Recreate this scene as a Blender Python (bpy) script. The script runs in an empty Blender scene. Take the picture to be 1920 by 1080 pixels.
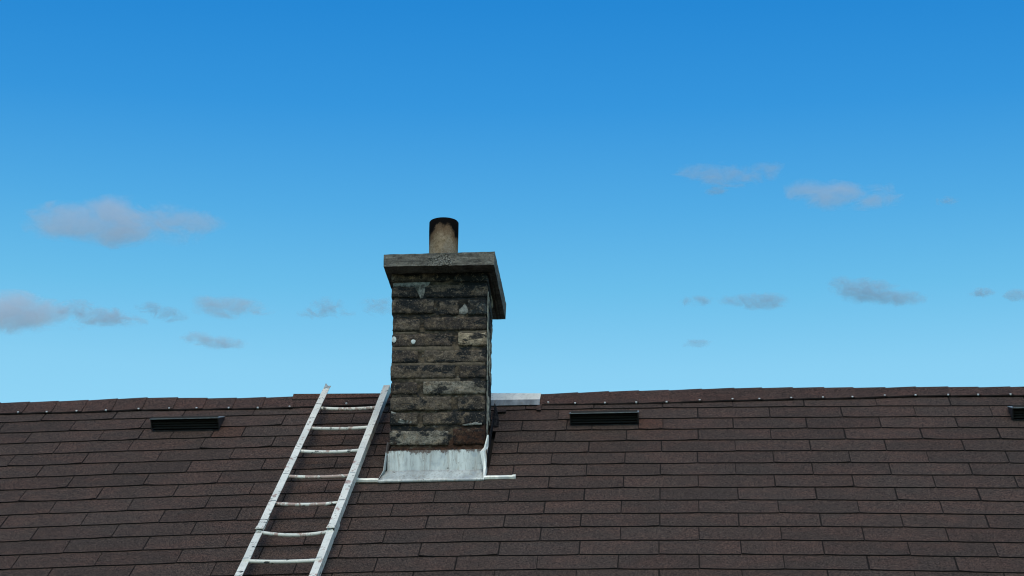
import bpy, bmesh, math, random
from mathutils import Vector, Matrix, noise as mn
random.seed(7)
sc = bpy.context.scene
COL = sc.collection

# ------------------------------------------------------------------ camera
CAM = Vector((0.0, 0.0, 1.7))
cd = bpy.data.cameras.new('camera'); cam = bpy.data.objects.new('camera', cd); COL.objects.link(cam)
R = Matrix(((0.997097848605781, 0.02035657289801109, 0.07335864124676271),
            (0.07594496267026246, -0.33322813410308816, -0.9397826202304376),
            (0.0053144097259918074, 0.9426264480598994, -0.3338070347779417)))
cam.matrix_world = Matrix.Translation(CAM) @ R.to_4x4()
cd.sensor_width = 36.0; cd.lens = 4300 / 1920 * 36
cd.clip_start = 0.1; cd.clip_end = 30000
sc.camera = cam

# ------------------------------------------------------------------ sun and sky
SUN_DIR = Vector((0.04, -0.64, 0.77)).normalized()          # towards the sun
sl = bpy.data.lights.new('sun', 'SUN'); sun = bpy.data.objects.new('sun', sl); COL.objects.link(sun)
sl.energy = 1.2; sl.angle = math.radians(50); sl.color = (1.0, 0.83, 0.62)
sun.rotation_euler = SUN_DIR.to_track_quat('Z', 'Y').to_euler()
sun.location = (0, 0, 20)

world = bpy.data.worlds.new('World'); sc.world = world; world.use_nodes = True
nt = world.node_tree; nt.nodes.clear()
wo = nt.nodes.new('ShaderNodeOutputWorld'); bg = nt.nodes.new('ShaderNodeBackground')
sky = nt.nodes.new('ShaderNodeTexSky'); sky.sky_type = 'NISHITA'; sky.sun_disc = False
sky.sun_elevation = math.asin(SUN_DIR.z); sky.sun_rotation = math.atan2(SUN_DIR.x, SUN_DIR.y)
tc = nt.nodes.new('ShaderNodeTexCoord'); sx = nt.nodes.new('ShaderNodeSeparateXYZ')
rmp = nt.nodes.new('ShaderNodeValToRGB'); mul = nt.nodes.new('ShaderNodeMix')
mul.data_type = 'RGBA'; mul.blend_type = 'MULTIPLY'; mul.inputs[0].default_value = 1
# tint of the air against height above the horizon (z of the direction)
SKY_TINT = [(0.0, (0.62, 0.66, 0.52)), (0.16, (0.57, 0.68, 0.56)), (0.299, (0.435, 0.697, 0.633)), (0.332, (0.286, 0.634, 0.629)), (0.365, (0.182, 0.552, 0.639)), (0.407, (0.087, 0.454, 0.644)), (0.4486, (0.048, 0.4, 0.639)), (0.6, (0.03, 0.27, 0.45)), (1.0, (0.03, 0.18, 0.3))]
cr = rmp.color_ramp
while len(cr.elements) < len(SKY_TINT): cr.elements.new(0.5)
for e, (p, c) in zip(cr.elements, SKY_TINT): e.position = p; e.color = (*c, 1)
nt.links.new(tc.outputs['Generated'], sx.inputs[0]); nt.links.new(sx.outputs['Z'], rmp.inputs[0])
nt.links.new(sky.outputs[0], mul.inputs['A']); nt.links.new(rmp.outputs[0], mul.inputs['B'])
nt.links.new(mul.outputs['Result'], bg.inputs[0]); bg.inputs[1].default_value = 0.15
nt.links.new(bg.outputs[0], wo.inputs[0])
vs = sc.view_settings
vs.view_transform = 'Standard'; vs.look = 'None'; vs.gamma = 1; vs.use_curve_mapping = False; vs.exposure = 1.0
sc.render.engine = 'CYCLES'
sc.cycles.filter_width = 1.15

# ------------------------------------------------------------------ node helpers
class NT:
    def __init__(s, name):
        s.m = bpy.data.materials.new(name); s.m.use_nodes = True
        s.t = s.m.node_tree; s.t.nodes.clear()
        s.out = s.t.nodes.new('ShaderNodeOutputMaterial')
    def n(s, typ, **kw):
        nd = s.t.nodes.new('ShaderNode' + typ)
        for k, v in kw.items():
            if hasattr(nd, k): setattr(nd, k, v)
            else: nd.inputs[k].default_value = v
        return nd
    def l(s, a, b): s.t.links.new(a, b)
    def coord(s, scale=(1, 1, 1), kind='Object', loc=(0, 0, 0)):
        c = s.n('TexCoord'); mp = s.n('Mapping'); mp.inputs['Scale'].default_value = scale
        mp.inputs['Location'].default_value = loc
        s.l(c.outputs[kind], mp.inputs[0]); return mp.outputs[0]
    def noise(s, scale, detail=3, rough=.6, co=None, dist=0):
        nd = s.n('TexNoise', Scale=scale, Detail=detail, Roughness=rough, Distortion=dist)
        if co is None: co = s.coord()
        s.l(co, nd.inputs['Vector']); return nd.outputs['Fac']
    def math(s, op, a, b=None, clamp=False):
        nd = s.n('Math', operation=op, use_clamp=clamp)
        for i, x in enumerate((a, b)):
            if x is None: continue
            if isinstance(x, (int, float)): nd.inputs[i].default_value = x
            else: s.l(x, nd.inputs[i])
        return nd.outputs[0]
    def step(s, x, lo, hi):
        nd = s.n('MapRange', interpolation_type='SMOOTHSTEP', clamp=True)
        nd.inputs[1].default_value = lo; nd.inputs[2].default_value = hi
        s.l(x, nd.inputs[0]); return nd.outputs[0]
    def mix(s, f, a, b, mode='MIX'):
        nd = s.n('Mix', data_type='RGBA', blend_type=mode)
        for k, x in ((0, f), ('A', a), ('B', b)):
            i = nd.inputs[k] if k != 0 else nd.inputs[0]
            if isinstance(x, (int, float)): i.default_value = x
            elif isinstance(x, tuple): i.default_value = (*x, 1)
            else: s.l(x, i)
        return nd.outputs['Result']
    def sep(s, v):
        nd = s.n('SeparateXYZ'); s.l(v, nd.inputs[0]); return nd.outputs
    def bsdf(s, col, rough=.8, metal=0, bump=None, bdist=.002, bstr=1, spec=.5):
        b = s.n('BsdfPrincipled')
        b.inputs['Metallic'].default_value = metal; b.inputs['Specular IOR Level'].default_value = spec
        if isinstance(rough, (int, float)): b.inputs['Roughness'].default_value = rough
        else: s.l(rough, b.inputs['Roughness'])
        if isinstance(col, tuple): b.inputs['Base Color'].default_value = (*col, 1)
        else: s.l(col, b.inputs['Base Color'])
        if bump is not None:
            bn = s.n('Bump', Distance=bdist, Strength=bstr); s.l(bump, bn.inputs['Height'])
            s.l(bn.outputs[0], b.inputs['Normal'])
        s.l(b.outputs[0], s.out.inputs[0]); return s.m

# ------------------------------------------------------------------ materials
def mat_shingle(name='asphalt_shingle', tint=(1, 1, 1), red=0.0):
    s = NT(name)
    oi = s.n('ObjectInfo')
    rnd = oi.outputs['Random']
    cmb = s.n('CombineXYZ'); s.l(s.math('MULTIPLY', rnd, 37.0), cmb.inputs[0]); s.l(s.math('MULTIPLY', rnd, 11.0), cmb.inputs[1])
    add = s.n('VectorMath', operation='ADD'); s.l(s.coord((1.0, 1.7, 1.7)), add.inputs[0]); s.l(cmb.outputs[0], add.inputs[1])
    big = s.noise(5.5, 2, .5, add.outputs[0])
    big2 = s.noise(14, 2, .5, add.outputs[0])
    f1 = s.step(big, .38, .64)
    base = s.mix(f1, (.063, .050, .043), (.080, .056, .047))
    f2 = s.step(big2, .42, .70)
    base = s.mix(s.math('MULTIPLY', f2, .55), base, (.055, .046, .041))
    v = s.n('MapRange'); s.l(rnd, v.inputs[0]); v.inputs[3].default_value = .55; v.inputs[4].default_value = .71
    hv = s.n('HueSaturation'); s.l(base, hv.inputs['Color']); s.l(v.outputs[0], hv.inputs['Value'])
    base = hv.outputs[0]
    base = s.mix(1.0, base, (1.03, .88, .85), 'MULTIPLY')
    # large weathering patches over the slope
    wth = s.noise(1.3, 3, .6)
    base = s.mix(s.math('MULTIPLY', s.step(wth, .45, .75), .35), base, (.040, .034, .031))
    # granules
    g = s.noise(190, 2, .8)
    g2 = s.noise(95, 2, .75)
    gr = s.math('ADD', s.math('MULTIPLY', g, .65), s.math('MULTIPLY', g2, .35))
    gf = s.n('MapRange'); s.l(gr, gf.inputs[0]); gf.inputs[1].default_value = .32; gf.inputs[2].default_value = .68
    gf.inputs[3].default_value = -.25; gf.inputs[4].default_value = 2.5
    cc = s.n('CombineColor')
    for i in range(3): s.l(gf.outputs[0], cc.inputs[i])
    base = s.mix(1.0, base, cc.outputs[0], 'MULTIPLY')
    lt = s.step(s.noise(150, 1, .5, s.coord(loc=(3, 5, 1))), .68, .76)
    base = s.mix(s.math('MULTIPLY', lt, .5), base, (.19, .16, .15))
    dk = s.step(s.noise(240, 1, .5, s.coord(loc=(9, 2, 7))), .66, .74)
    base = s.mix(s.math('MULTIPLY', dk, .55), base, (.012, .011, .012))
    if red: base = s.mix(red, base, (.105, .05, .032))
    if tint != (1, 1, 1): base = s.mix(1.0, base, tint, 'MULTIPLY')
    return s.bsdf(base, .93, 0, gr, .0016, .8, .25)
def mat_asphalt_edge():
    s = NT('shingle_cut_edge'); return s.bsdf((.014, .012, .012), .95, spec=.1)

M_SH = mat_shingle(); M_EDGE = mat_asphalt_edge(); M_SHR = mat_shingle('asphalt_shingle_reddish', tint=(1.22, .98, .88))
M_SHD = mat_shingle('asphalt_shingle_cap', tint=(1.02, .92, .93))

def blue_soot(s, base):
    """tarry blue-black blotches that run over bricks and joints alike"""
    xyz = s.sep(s.coord())
    n = s.noise(12, 7, .70, s.coord((.62, .62, 1.35), loc=(11, 4, 6)), .5)
    up = s.math('MULTIPLY', s.step(xyz[2], .62, .80), .045)
    rt = s.math('MULTIPLY', s.step(xyz[0], -.06, .16), .035)
    b1 = s.math('SUBTRACT', 1.0, s.math('MULTIPLY', s.math('ABSOLUTE', s.math('SUBTRACT', xyz[2], .225)), 14.0), True)
    n = s.math('ADD', n, s.math('ADD', up, s.math('ADD', rt, s.math('MULTIPLY', b1, .06))))
    return s.mix(s.math('MULTIPLY', s.step(n, .540, .585), .95), base, (.009, .0115, .014))
def mat_brick():
    s = NT('sooty_brick')
    oi = s.n('ObjectInfo'); rnd = oi.outputs['Random']
    co = s.coord(); xyz = s.sep(co)
    cmb = s.n('CombineXYZ'); s.l(s.math('MULTIPLY', rnd, 13.0), cmb.inputs[1])
    add = s.n('VectorMath', operation='ADD'); s.l(s.coord((1, 1, 1.5)), add.inputs[0]); s.l(cmb.outputs[0], add.inputs[1])
    base = oi.outputs['Color']
    n1 = s.noise(26, 5, .68, add.outputs[0])
    base = s.mix(s.math('MULTIPLY', s.step(n1, .46, .66), .75), base, (.155, .118, .082))   # worn tan patches
    soot = s.noise(17, 6, .76, s.coord((1, 1, 1.5)))
    sf = s.step(soot, .44, .52)
    mo = s.noise(36, 5, .72, add.outputs[0])
    mr = s.n('MapRange'); s.l(mo, mr.inputs[0]); mr.inputs[1].default_value = .34; mr.inputs[2].default_value = .66; mr.inputs[3].default_value = .5; mr.inputs[4].default_value = 1.75
    mc = s.n('CombineColor')
    for i in range(3): s.l(mr.outputs[0], mc.inputs[i])
    base = s.mix(1.0, base, mc.outputs[0], 'MULTIPLY')
    soot_amt = s.math('MULTIPLY', sf, oi.outputs['Alpha'])
    base = s.mix(soot_amt, base, (.010, .011, .013))
    base = blue_soot(s, base)
    sp = s.noise(120, 3, .85)
    base = s.mix(s.math('MULTIPLY', s.step(sp, .56, .66), .55), base, (.27, .225, .175))
    sp2 = s.noise(150, 2, .8, s.coord(loc=(4, 4, 4)))
    base = s.mix(s.math('MULTIPLY', s.step(sp2, .50, .64), .6), base, (.014, .013, .013))
    # tar / rust wash near the foot
    rn = s.noise(16, 6, .72)
    edge = s.math('ADD', xyz[2], s.math('MULTIPLY', s.math('SUBTRACT', rn, .5), .16))
    edge = s.math('SUBTRACT', edge, s.math('MULTIPLY', s.step(xyz[0], .02, .10), .085))
    rf = s.math('SUBTRACT', 1.0, s.step(edge, .085, .125))
    rcol = s.mix(s.step(s.noise(60, 3, .6), .4, .65), (.013, .008, .007), (.055, .025, .015))
    base = s.mix(s.math('MULTIPLY', rf, .86), base, rcol)
    h = s.math('ADD', s.noise(70, 4, .7), s.math('MULTIPLY', sp, .5))
    return s.bsdf(base, .95, 0, h, .006, .9, .2)
def mat_mortar():
    s = NT('old_mortar')
    co = s.coord(); xyz = s.sep(co)
    n1 = s.noise(17, 5, .7, s.coord((1, 1, 1.4)))
    base = s.mix(s.step(n1, .36, .62), (.020, .018, .016), (.115, .090, .064))
    n2 = s.noise(30, 4, .7, s.coord((1, 1, 2), loc=(2, 6, 1)))
    base = s.mix(s.math('MULTIPLY', s.step(n2, .60, .68), .6), base, (.22, .22, .20))
    n3 = s.noise(12, 5, .7, s.coord((1, 1, 2.2), loc=(8, 1, 3)))
    base = s.mix(s.math('MULTIPLY', s.step(n3, .46, .60), .8), base, (.009, .010, .010))
    base = blue_soot(s, base)
    edge = s.math('ADD', xyz[2], s.math('MULTIPLY', s.math('SUBTRACT', s.noise(16, 6, .72), .5), .16))
    edge = s.math('SUBTRACT', edge, s.math('MULTIPLY', s.step(xyz[0], .02, .10), .085))
    rf = s.math('SUBTRACT', 1.0, s.step(edge, .085, .125))
    base = s.mix(s.math('MULTIPLY', rf, .85), base, (.045, .021, .013))
    h = s.noise(90, 4, .75)
    return s.bsdf(base, .96, 0, h, .006, .9, .2)
def mat_patch():
    s = NT('pale_cement_patch')
    n1 = s.noise(60, 4, .7)
    base = s.mix(s.step(n1, .38, .62), (.11, .118, .112), (.25, .25, .235))
    n2 = s.noise(35, 5, .75)
    base = s.mix(s.math('MULTIPLY', s.step(n2, .52, .62), .8), base, (.035, .034, .033))
    return s.bsdf(base, .9, 0, n1, .003, .7, .2)
def mat_cap():
    s = NT('weathered_cement_cap')
    co = s.coord(); xyz = s.sep(co)
    n1 = s.noise(9, 5, .65, s.coord((1, 1, 4)))
    base = s.mix(s.step(n1, .35, .65), (.10, .098, .088), (.20, .19, .165))
    n2 = s.noise(90, 3, .75)
    base = s.mix(s.math('MULTIPLY', s.step(n2, .42, .62), .5), base, (.045, .042, .04))
    st = s.noise(18, 5, .7, s.coord((.35, .35, 5.0), loc=(1, 1, 1)))
    base = s.mix(s.math('MULTIPLY', s.step(st, .52, .66), .65), base, (.035, .032, .030))
    ms = s.noise(34, 6, .75, s.coord((1, 1, 1.5), loc=(7, 1, 2)))
    base = s.mix(s.math('MULTIPLY', s.step(ms, .50, .60), .45), base, (.04, .038, .036))
    ml = s.noise(22, 5, .7, s.coord((.7, 1, 1.5), loc=(2, 9, 2)))
    base = s.mix(s.math('MULTIPLY', s.step(ml, .52, .66), .4), base, (.27, .28, .26))
    # crazed, crumbling patch in the middle of the front edge
    vo = s.n('TexVoronoi', feature='DISTANCE_TO_EDGE', Scale=95); 
    wp = s.n('VectorMath', operation='ADD'); s.l(s.coord((1, 1, 1.2)), wp.inputs[0])
    nz = s.n('TexNoise', Scale=40, Detail=2); s.l(s.coord(), nz.inputs['Vector'])
    ns = s.n('VectorMath', operation='SCALE'); s.l(nz.outputs['Color'], ns.inputs[0]); ns.inputs['Scale'].default_value = .03
    s.l(ns.outputs[0], wp.inputs[1]); s.l(wp.outputs[0], vo.inputs['Vector'])
    crack = s.math('SUBTRACT', 1.0, s.step(vo.outputs['Distance'], .02, .10))
    dx = s.math('DIVIDE', s.math('SUBTRACT', xyz[0], .012), .075)
    msk = s.math('SUBTRACT', 1.0, s.math('MULTIPLY', dx, dx), True)
    msk = s.math('ADD', msk, s.math('MULTIPLY', s.math('SUBTRACT', s.noise(45, 3, .6), .5), 1.2))
    msk = s.math('SUBTRACT', msk, s.math('MULTIPLY', s.step(xyz[2], .895, .935), .55))
    msk = s.step(msk, .35, .6)
    base = s.mix(s.math('MULTIPLY', msk, .4), base, (.24, .235, .21))
    base = s.mix(s.math('MULTIPLY', crack, s.math('MULTIPLY', msk, .8)), base, (.012, .012, .012))
    h = s.math('SUBTRACT', s.noise(70, 4, .7), s.math('MULTIPLY', s.math('MULTIPLY', crack, msk), 1.2))
    return s.bsdf(base, .93, 0, h, .005, .9, .2)
def mat_pot():
    s = NT('clay_flue_pot')
    co = s.coord(); xyz = s.sep(co)
    n1 = s.noise(28, 5, .65)
    base = s.mix(s.step(n1, .35, .65), (.19, .145, .095), (.30, .235, .165))
    n0 = s.noise(9, 3, .6, s.coord((1, 1, .5)))
    base = s.mix(s.math('MULTIPLY', s.step(n0, .42, .66), .55), base, (.20, .19, .17))
    n2 = s.noise(120, 3, .75)
    base = s.mix(s.math('MULTIPLY', s.step(n2, .45, .62), .55), base, (.09, .06, .035))
    # soot licks down from the rim, further at the flanks
    ax = s.math('ABSOLUTE', xyz[0]); fl = s.math('MULTIPLY', s.step(ax, .025, .066), .05)
    q = s.math('ADD', s.math('SUBTRACT', xyz[2], 0), fl)
    q = s.math('ADD', q, s.math('MULTIPLY', s.math('SUBTRACT', s.noise(38, 5, .75), .5), .085))
    sf = s.step(q, .196, .222)
    mid = s.step(q, .145, .20)
    base = s.mix(s.math('MULTIPLY', mid, .75), base, (.085, .048, .028))
    base = s.mix(sf, base, (.004, .0038, .004))
    return s.bsdf(base, .98, 0, n2, .002, .7, .05)
def mat_flash(name='painted_metal_flashing', c0=(.33, .365, .375), c1=(.50, .54, .54), dirt=.8, rough=.5, rust=False):
    s = NT(name)
    n1 = s.noise(7, 4, .6, s.coord((2.2, 1, .25)))
    base = s.mix(s.step(n1, .36, .64), c0, c1)
    n2 = s.noise(34, 5, .7, s.coord((2.0, 1, .22), loc=(3, 1, 1)))
    base = s.mix(s.math('MULTIPLY', s.step(n2, .52, .64), .45 * dirt), base, (.19, .15, .11))
    n3 = s.noise(48, 4, .7, s.coord(loc=(3, 8, 1)))
    base = s.mix(s.math('MULTIPLY', s.step(n3, .62, .68), dirt), base, (.05, .035, .03))
    n4 = s.noise(12, 3, .6, s.coord(loc=(1, 8, 5)))
    base = s.mix(s.math('MULTIPLY', s.step(n4, .54, .68), .45), base, (.22, .27, .33))
    if rust:      # rust and tar bled over the top edge of the sheet
        z = s.sep(s.coord())[2]
        q = s.math('ADD', s.math('ADD', z, .004), s.math('MULTIPLY', s.math('SUBTRACT', s.noise(24, 7, .75, s.coord((1, 1, .6))), .5), .10))
        base = s.mix(s.math('MULTIPLY', s.step(q, .076, .086), .9), base, (.055, .026, .017))
        n6 = s.noise(75, 3, .7, s.coord((1.6, 1, .35), loc=(6, 1, 2)))
        base = s.mix(s.math('MULTIPLY', s.step(n6, .48, .66), .4), base, (.20, .20, .19))
    return s.bsdf(base, rough, .15, s.noise(25, 3, .6), .004, .4, .4)
def mat_tar():
    s = NT('black_roofing_tar'); n1 = s.noise(60, 3, .6)
    return s.bsdf(s.mix(s.step(n1, .4, .6), (.006, .006, .007), (.022, .020, .021)), .95, 0, n1, .004, .6, .08)
def mat_ladder(name='chipped_white_paint', redbase=0.0):
    s = NT(name)
    oi = s.n('ObjectInfo'); redf = s.n('SeparateColor'); s.l(oi.outputs['Color'], redf.inputs[0])
    n0 = s.noise(6, 3, .5)
    base = s.mix(s.step(n0, .3, .7), (.60, .60, .565), (.76, .75, .70))
    n5 = s.noise(90, 3, .7)
    base = s.mix(s.math('MULTIPLY', s.step(n5, .5, .7), .35), base, (.34, .34, .33))
    rr = s.noise(32, 5, .7, s.coord((1, .7, .7), loc=(2, 2, 2)))
    thr = s.math('SUBTRACT', rr, s.math('SUBTRACT', .62, s.math('MULTIPLY', redf.outputs[0], .22)))
    base = s.mix(s.math('MULTIPLY', s.step(thr, 0, .05), .7), base, (.27, .12, .095))
    d = s.noise(40, 4, .65, s.coord((.75, 1.5, 1.5), loc=(5, 1, 1)))
    gate = s.step(s.noise(9, 2, .5, s.coord(loc=(9, 9, 1))), .36, .50)
    df = s.math('MULTIPLY', s.step(d, .60, .63), gate)
    base = s.mix(df, base, (.045, .055, .055))
    return s.bsdf(base, .5, 0, n5, .0015, .5, .4)
def mat_vent():
    s = NT('black_vent_metal'); n1 = s.noise(30, 4, .6)
    return s.bsdf(s.mix(s.step(n1, .4, .7), (.010, .010, .011), (.026, .027, .029)), .5, 0, n1, .002, .3, .5)
def mat_plain(name, c, rough=.7, metal=0, var=.25, scale=8):
    s = NT(name); n1 = s.noise(scale, 4, .6)
    c2 = tuple(x * (1 - var) for x in c)
    return s.bsdf(s.mix(s.step(n1, .3, .7), c, c2), rough, metal, n1, .003, .4)
M_SEAL = mat_plain('beige_sealant', (.58, .50, .37), .9, 0, .85, 40)
M_MOT = mat_plain('smooth_tan_mortar', (.115, .092, .066), .95, 0, .55, 70)
M_BR = mat_brick(); M_MO = mat_mortar(); M_PA = mat_patch(); M_CAP = mat_cap(); M_POT = mat_pot()
M_FL = mat_flash(rust=True); M_FLW = mat_flash('bright_ridge_metal', (.74, .75, .70), (.88, .88, .83), .45)
M_FLG = mat_flash('dark_reflection_metal', (.13, .15, .17), (.26, .29, .32), .8)
M_TAR = mat_tar(); M_LAD = mat_ladder(); M_VENT = mat_vent()
M_VTOP = mat_plain('sky_sheen_vent_top', (.34, .39, .42), .4, .2, .4, 30)  # pale colour carries the sky's reflection on the black vent's hood
M_NAIL = mat_plain('galvanised_nail', (.78, .80, .78), .35, .3, .15, 200)
M_LOUV = mat_plain('black_louvre_paint', (.003, .003, .0032), .8)
M_DECK = mat_plain('roof_deck_felt', (.015, .013, .013), .95)
M_WALL = mat_plain('house_wall_siding', (.55, .52, .46), .8)
M_SPOT = mat_plain('pale_paint_spot', (.52, .58, .58), .6, 0, .35, 150)
M_GRASS = mat_plain('lawn_ground', (.05, .075, .03), .95, 0, .5, .6)
M_SOOT = mat_plain('soot_inside_flue', (.006, .006, .006), .95)
M_WOOD = mat_plain('dark_stained_batten', (.05, .035, .026), .9, 0, .5, 40)

# ------------------------------------------------------------------ object helpers
def link(name, me, parent=None, mats=(), smooth=False):
    o = bpy.data.objects.new(name, me); COL.objects.link(o)
    for m in mats: me.materials.append(m)
    if parent is not None: o.parent = parent
    if smooth:
        for p in me.polygons: p.use_smooth = True
    return o
def mesh(name, verts, faces, parent=None, mats=(), smooth=False, mi=None):
    me = bpy.data.meshes.new(name); me.from_pydata([tuple(v) for v in verts], [], faces); me.update()
    o = link(name, me, parent, mats, smooth)
    if mi:
        for p, i in zip(me.polygons, mi): p.material_index = i
    return o
def empty(name, loc, rz=0, label=None, cat=None, group=None, parent=None):
    o = bpy.data.objects.new(name, None); COL.objects.link(o); o.location = loc; o.rotation_euler = (0, 0, rz)
    o.empty_display_size = .1
    if label: o['label'] = label
    if cat: o['category'] = cat
    if group: o['group'] = group
    if parent: o.parent = parent
    return o
BOXF = [(0, 3, 2, 1), (4, 5, 6, 7), (0, 1, 5, 4), (1, 2, 6, 5), (2, 3, 7, 6), (3, 0, 4, 7)]
def lerp(a, b, t): return a + (b - a) * t

# ------------------------------------------------------------------ roof frame
P0 = Vector((-0.71016, 9.15515, 4.11149))
RS = Vector((0, 0.78970552, 0.6134861)); RN = Vector((0, -0.6134861, 0.78970552)); RX = Vector((1, 0, 0))
HOUSE = Vector((P0.x, P0.y, 0))
def W(u, v, h=0.0): return P0 + RX * u + RS * v + RN * h
def L(u, v, h=0.0): return W(u, v, h) - HOUSE
RIDGE_V = 0.985
UMIN, UMAX, VMIN = -5.0, 5.2, -2.45
Q4 = [(0, 0), (0, 1), (0, 2), (0, 3), (0, 4), (1, 0), (1, 1), (1, 2), (1, 3), (2, 0), (2, 1), (2, 2), (3, 0), (3, 1), (4, 0)]
CU = [0.00063, -0.00051, 0.00015, -1e-05, 0.0, 0.0039, -0.0034, 0.00118, -0.0001, 0.00082, 0.00069, -5e-05, 0.00608, -0.00054, 4e-05]
CV = [-0.00974, 0.01266, -0.00596, 0.00135, -0.00012, 0.00045, -0.00232, 0.00096, -7e-05, -0.01555, 0.00749, -0.00065, -0.00012, 7e-05, 3e-05]
def warp(u, v):
    """lens pincushion baked into the layout: courses bow down towards both gable ends and the tabs spread a little"""
    uc = max(-2.9, min(2.9, u)); vc = max(-1.5, min(1.15, v))
    du = sum(c * uc ** i * vc ** j for c, (i, j) in zip(CU, Q4)); dv = sum(c * uc ** i * vc ** j for c, (i, j) in zip(CV, Q4))
    return u + du, v + dv

# ------------------------------------------------------------------ setting
def ground():
    n = 24; vs_, fs = [], []
    rs = [0, 6, 15, 40, 100, 300, 1000, 3500, 12000]
    vs_.append((0, 0, 0))
    for r in rs[1:]:
        for k in range(n): vs_.append((r * math.cos(2 * math.pi * k / n), r * math.sin(2 * math.pi * k / n), 0))
    for k in range(n): fs.append((0, 1 + k, 1 + (k + 1) % n))
    for i in range(len(rs) - 2):
        for k in range(n):
            a = 1 + i * n + k; b = 1 + i * n + (k + 1) % n; fs.append((a, a + n, b + n, b))
    o = mesh('ground', vs_, fs, None, [M_GRASS]); o['kind'] = 'structure'
ground()

house = empty('house', HOUSE, 0, 'low house with a long brown asphalt shingle roof filling the bottom of the view', 'house')
# walls under the roof
def house_walls():
    y0 = L(0, VMIN + .35).y; zt = L(0, VMIN + .35).z - .08
    yr = L(0, RIDGE_V).y; zr = L(0, RIDGE_V).z - .12; y1 = 2 * yr - y0
    x0, x1 = UMIN + .3, UMAX - .3
    v = [(x0, y0, 0), (x0, y1, 0), (x0, y1, zt), (x0, yr, zr), (x0, y0, zt), (x1, y0, 0), (x1, y1, 0), (x1, y1, zt), (x1, yr, zr), (x1, y0, zt)]
    f = [(0, 4, 3, 2, 1), (5, 6, 7, 8, 9), (0, 5, 9, 4), (1, 2, 7, 6)]
    mesh('wall', v, f, house, [M_WALL])
house_walls()
def roof_deck():
    yr = L(0, RIDGE_V).y
    top = [L(0, VMIN, -.018), L(0, RIDGE_V, -.045)]; bot = [L(0, VMIN, -.08), L(0, RIDGE_V, -.10)]
    sec = [(top[0].y, top[0].z), (top[1].y, top[1].z), (2 * yr - top[0].y, top[0].z), (2 * yr - bot[0].y, bot[0].z), (bot[1].y, bot[1].z), (bot[0].y, bot[0].z)]
    v = [(UMIN, y, z) for y, z in sec] + [(UMAX, y, z) for y, z in sec]
    f = [(i, (i + 1) % 6, 6 + (i + 1) % 6, 6 + i) for i in range(6)] + [(0, 5, 4, 1), (1, 4, 3, 2), (6, 7, 10, 11), (7, 8, 9, 10)]
    return mesh('roof', v, f, house, [M_DECK])
roof = roof_deck()

P, EX, U0, V0, DR = 0.305, 0.12537147, -1.9745676, 0.7998355, -0.0014006
CH_U0, CH_U1 = -0.545, -0.108         # chimney occupies this span of u (approximately)
def tab_mesh(u0, u1, j, vtop_len=.235, ht=.0, jit=True, vb=None, n=6, thick=.0044, seed=0):
    """one shingle tab: a thin slab from its butt edge up under the next course"""
    rnd = random.Random(seed)
    va = V0 - EX * j if vb is None else vb
    tilt = rnd.uniform(-.0016, .0016) if jit else 0
    off = rnd.uniform(-.0012, .0012) if jit else 0
    curl = max(0, rnd.gauss(0, .0016))
    g0, g1 = u0 + .0024 + rnd.uniform(-.0008, .0008), u1 - .0024 + rnd.uniform(-.001, .001)
    sk0, sk1 = rnd.uniform(-.0012, .0012), rnd.uniform(-.0012, .0012)
    rowsv = [(0.0, 1.0), (.035, .9), (.5, .5), (1.0, 0.0)]
    vs_, fs, mi = [], [], []
    for k, (t, hh) in enumerate(rowsv):
        for i in range(n + 1):
            s_ = i / n
            u = lerp(g0 + sk0 * (1 - t), g1 + sk1 * (1 - t), s_)
            v = va + t * vtop_len
            if k == 0: v += off + tilt * (s_ * 2 - 1) + .0009 * mn.noise(Vector((u * 30, j * 3.1, seed)))
            # rounded / worn corners
            if k == 0 and (i == 0 or i == n): v += .0022
            uu, vv = warp(u, v)
            h = ht - .0095 * (1 - hh) + .0012 * mn.noise(Vector((u * 5, v * 5, 3.3))) * hh
            if k <= 1: h += curl * (abs(s_ * 2 - 1) ** 3) * (1 if k == 0 else .5)
            vs_.append(L(uu, vv, h))
    nv = len(vs_)
    for i in range(n + 1):     # lower edge of the butt
        u = lerp(g0 + sk0, g1 + sk1, i / n); p = vs_[i]
        vs_.append(p - RN * thick - RS * .0006)
    for k in range(len(rowsv) - 1):
        for i in range(n):
            a = k * (n + 1) + i; fs.append((a, a + 1, a + n + 2, a + n + 1)); mi.append(0)
    for i in range(n): fs.append((nv + i, nv + i + 1, i + 1, i)); mi.append(1)
    # strip of bare asphalt laid in the keyway to darken the gap
    k0 = len(vs_)
    for k in range(3):
        t = rowsv[k][0] if k < 2 else EX * .98 / vtop_len
        va_k = va + t * vtop_len; hh = -.0095 * t - .0023
        for u_ in (u1 - .0042, u1 + .0042):
            uu, vv = warp(u_, va_k + (.003 if k == 0 else 0)); vs_.append(L(uu, vv, hh))
    for k in range(2): fs.append((k0 + 2 * k, k0 + 2 * k + 1, k0 + 2 * k + 3, k0 + 2 * k + 2)); mi.append(1)
    # side edges
    m1 = len(vs_); 
    for c in (0, n):
        b = [k * (n + 1) + c for k in range(3)]
        low = [nv + c]
        for k in (1, 2):
            vs_.append(vs_[b[k]] - RN * thick); low.append(len(vs_) - 1)
        for k in range(2):
            q = (b[k], b[k + 1], low[k + 1], low[k]); fs.append(q if c == 0 else q[::-1]); mi.append(1)
    return vs_, fs, mi

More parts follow.
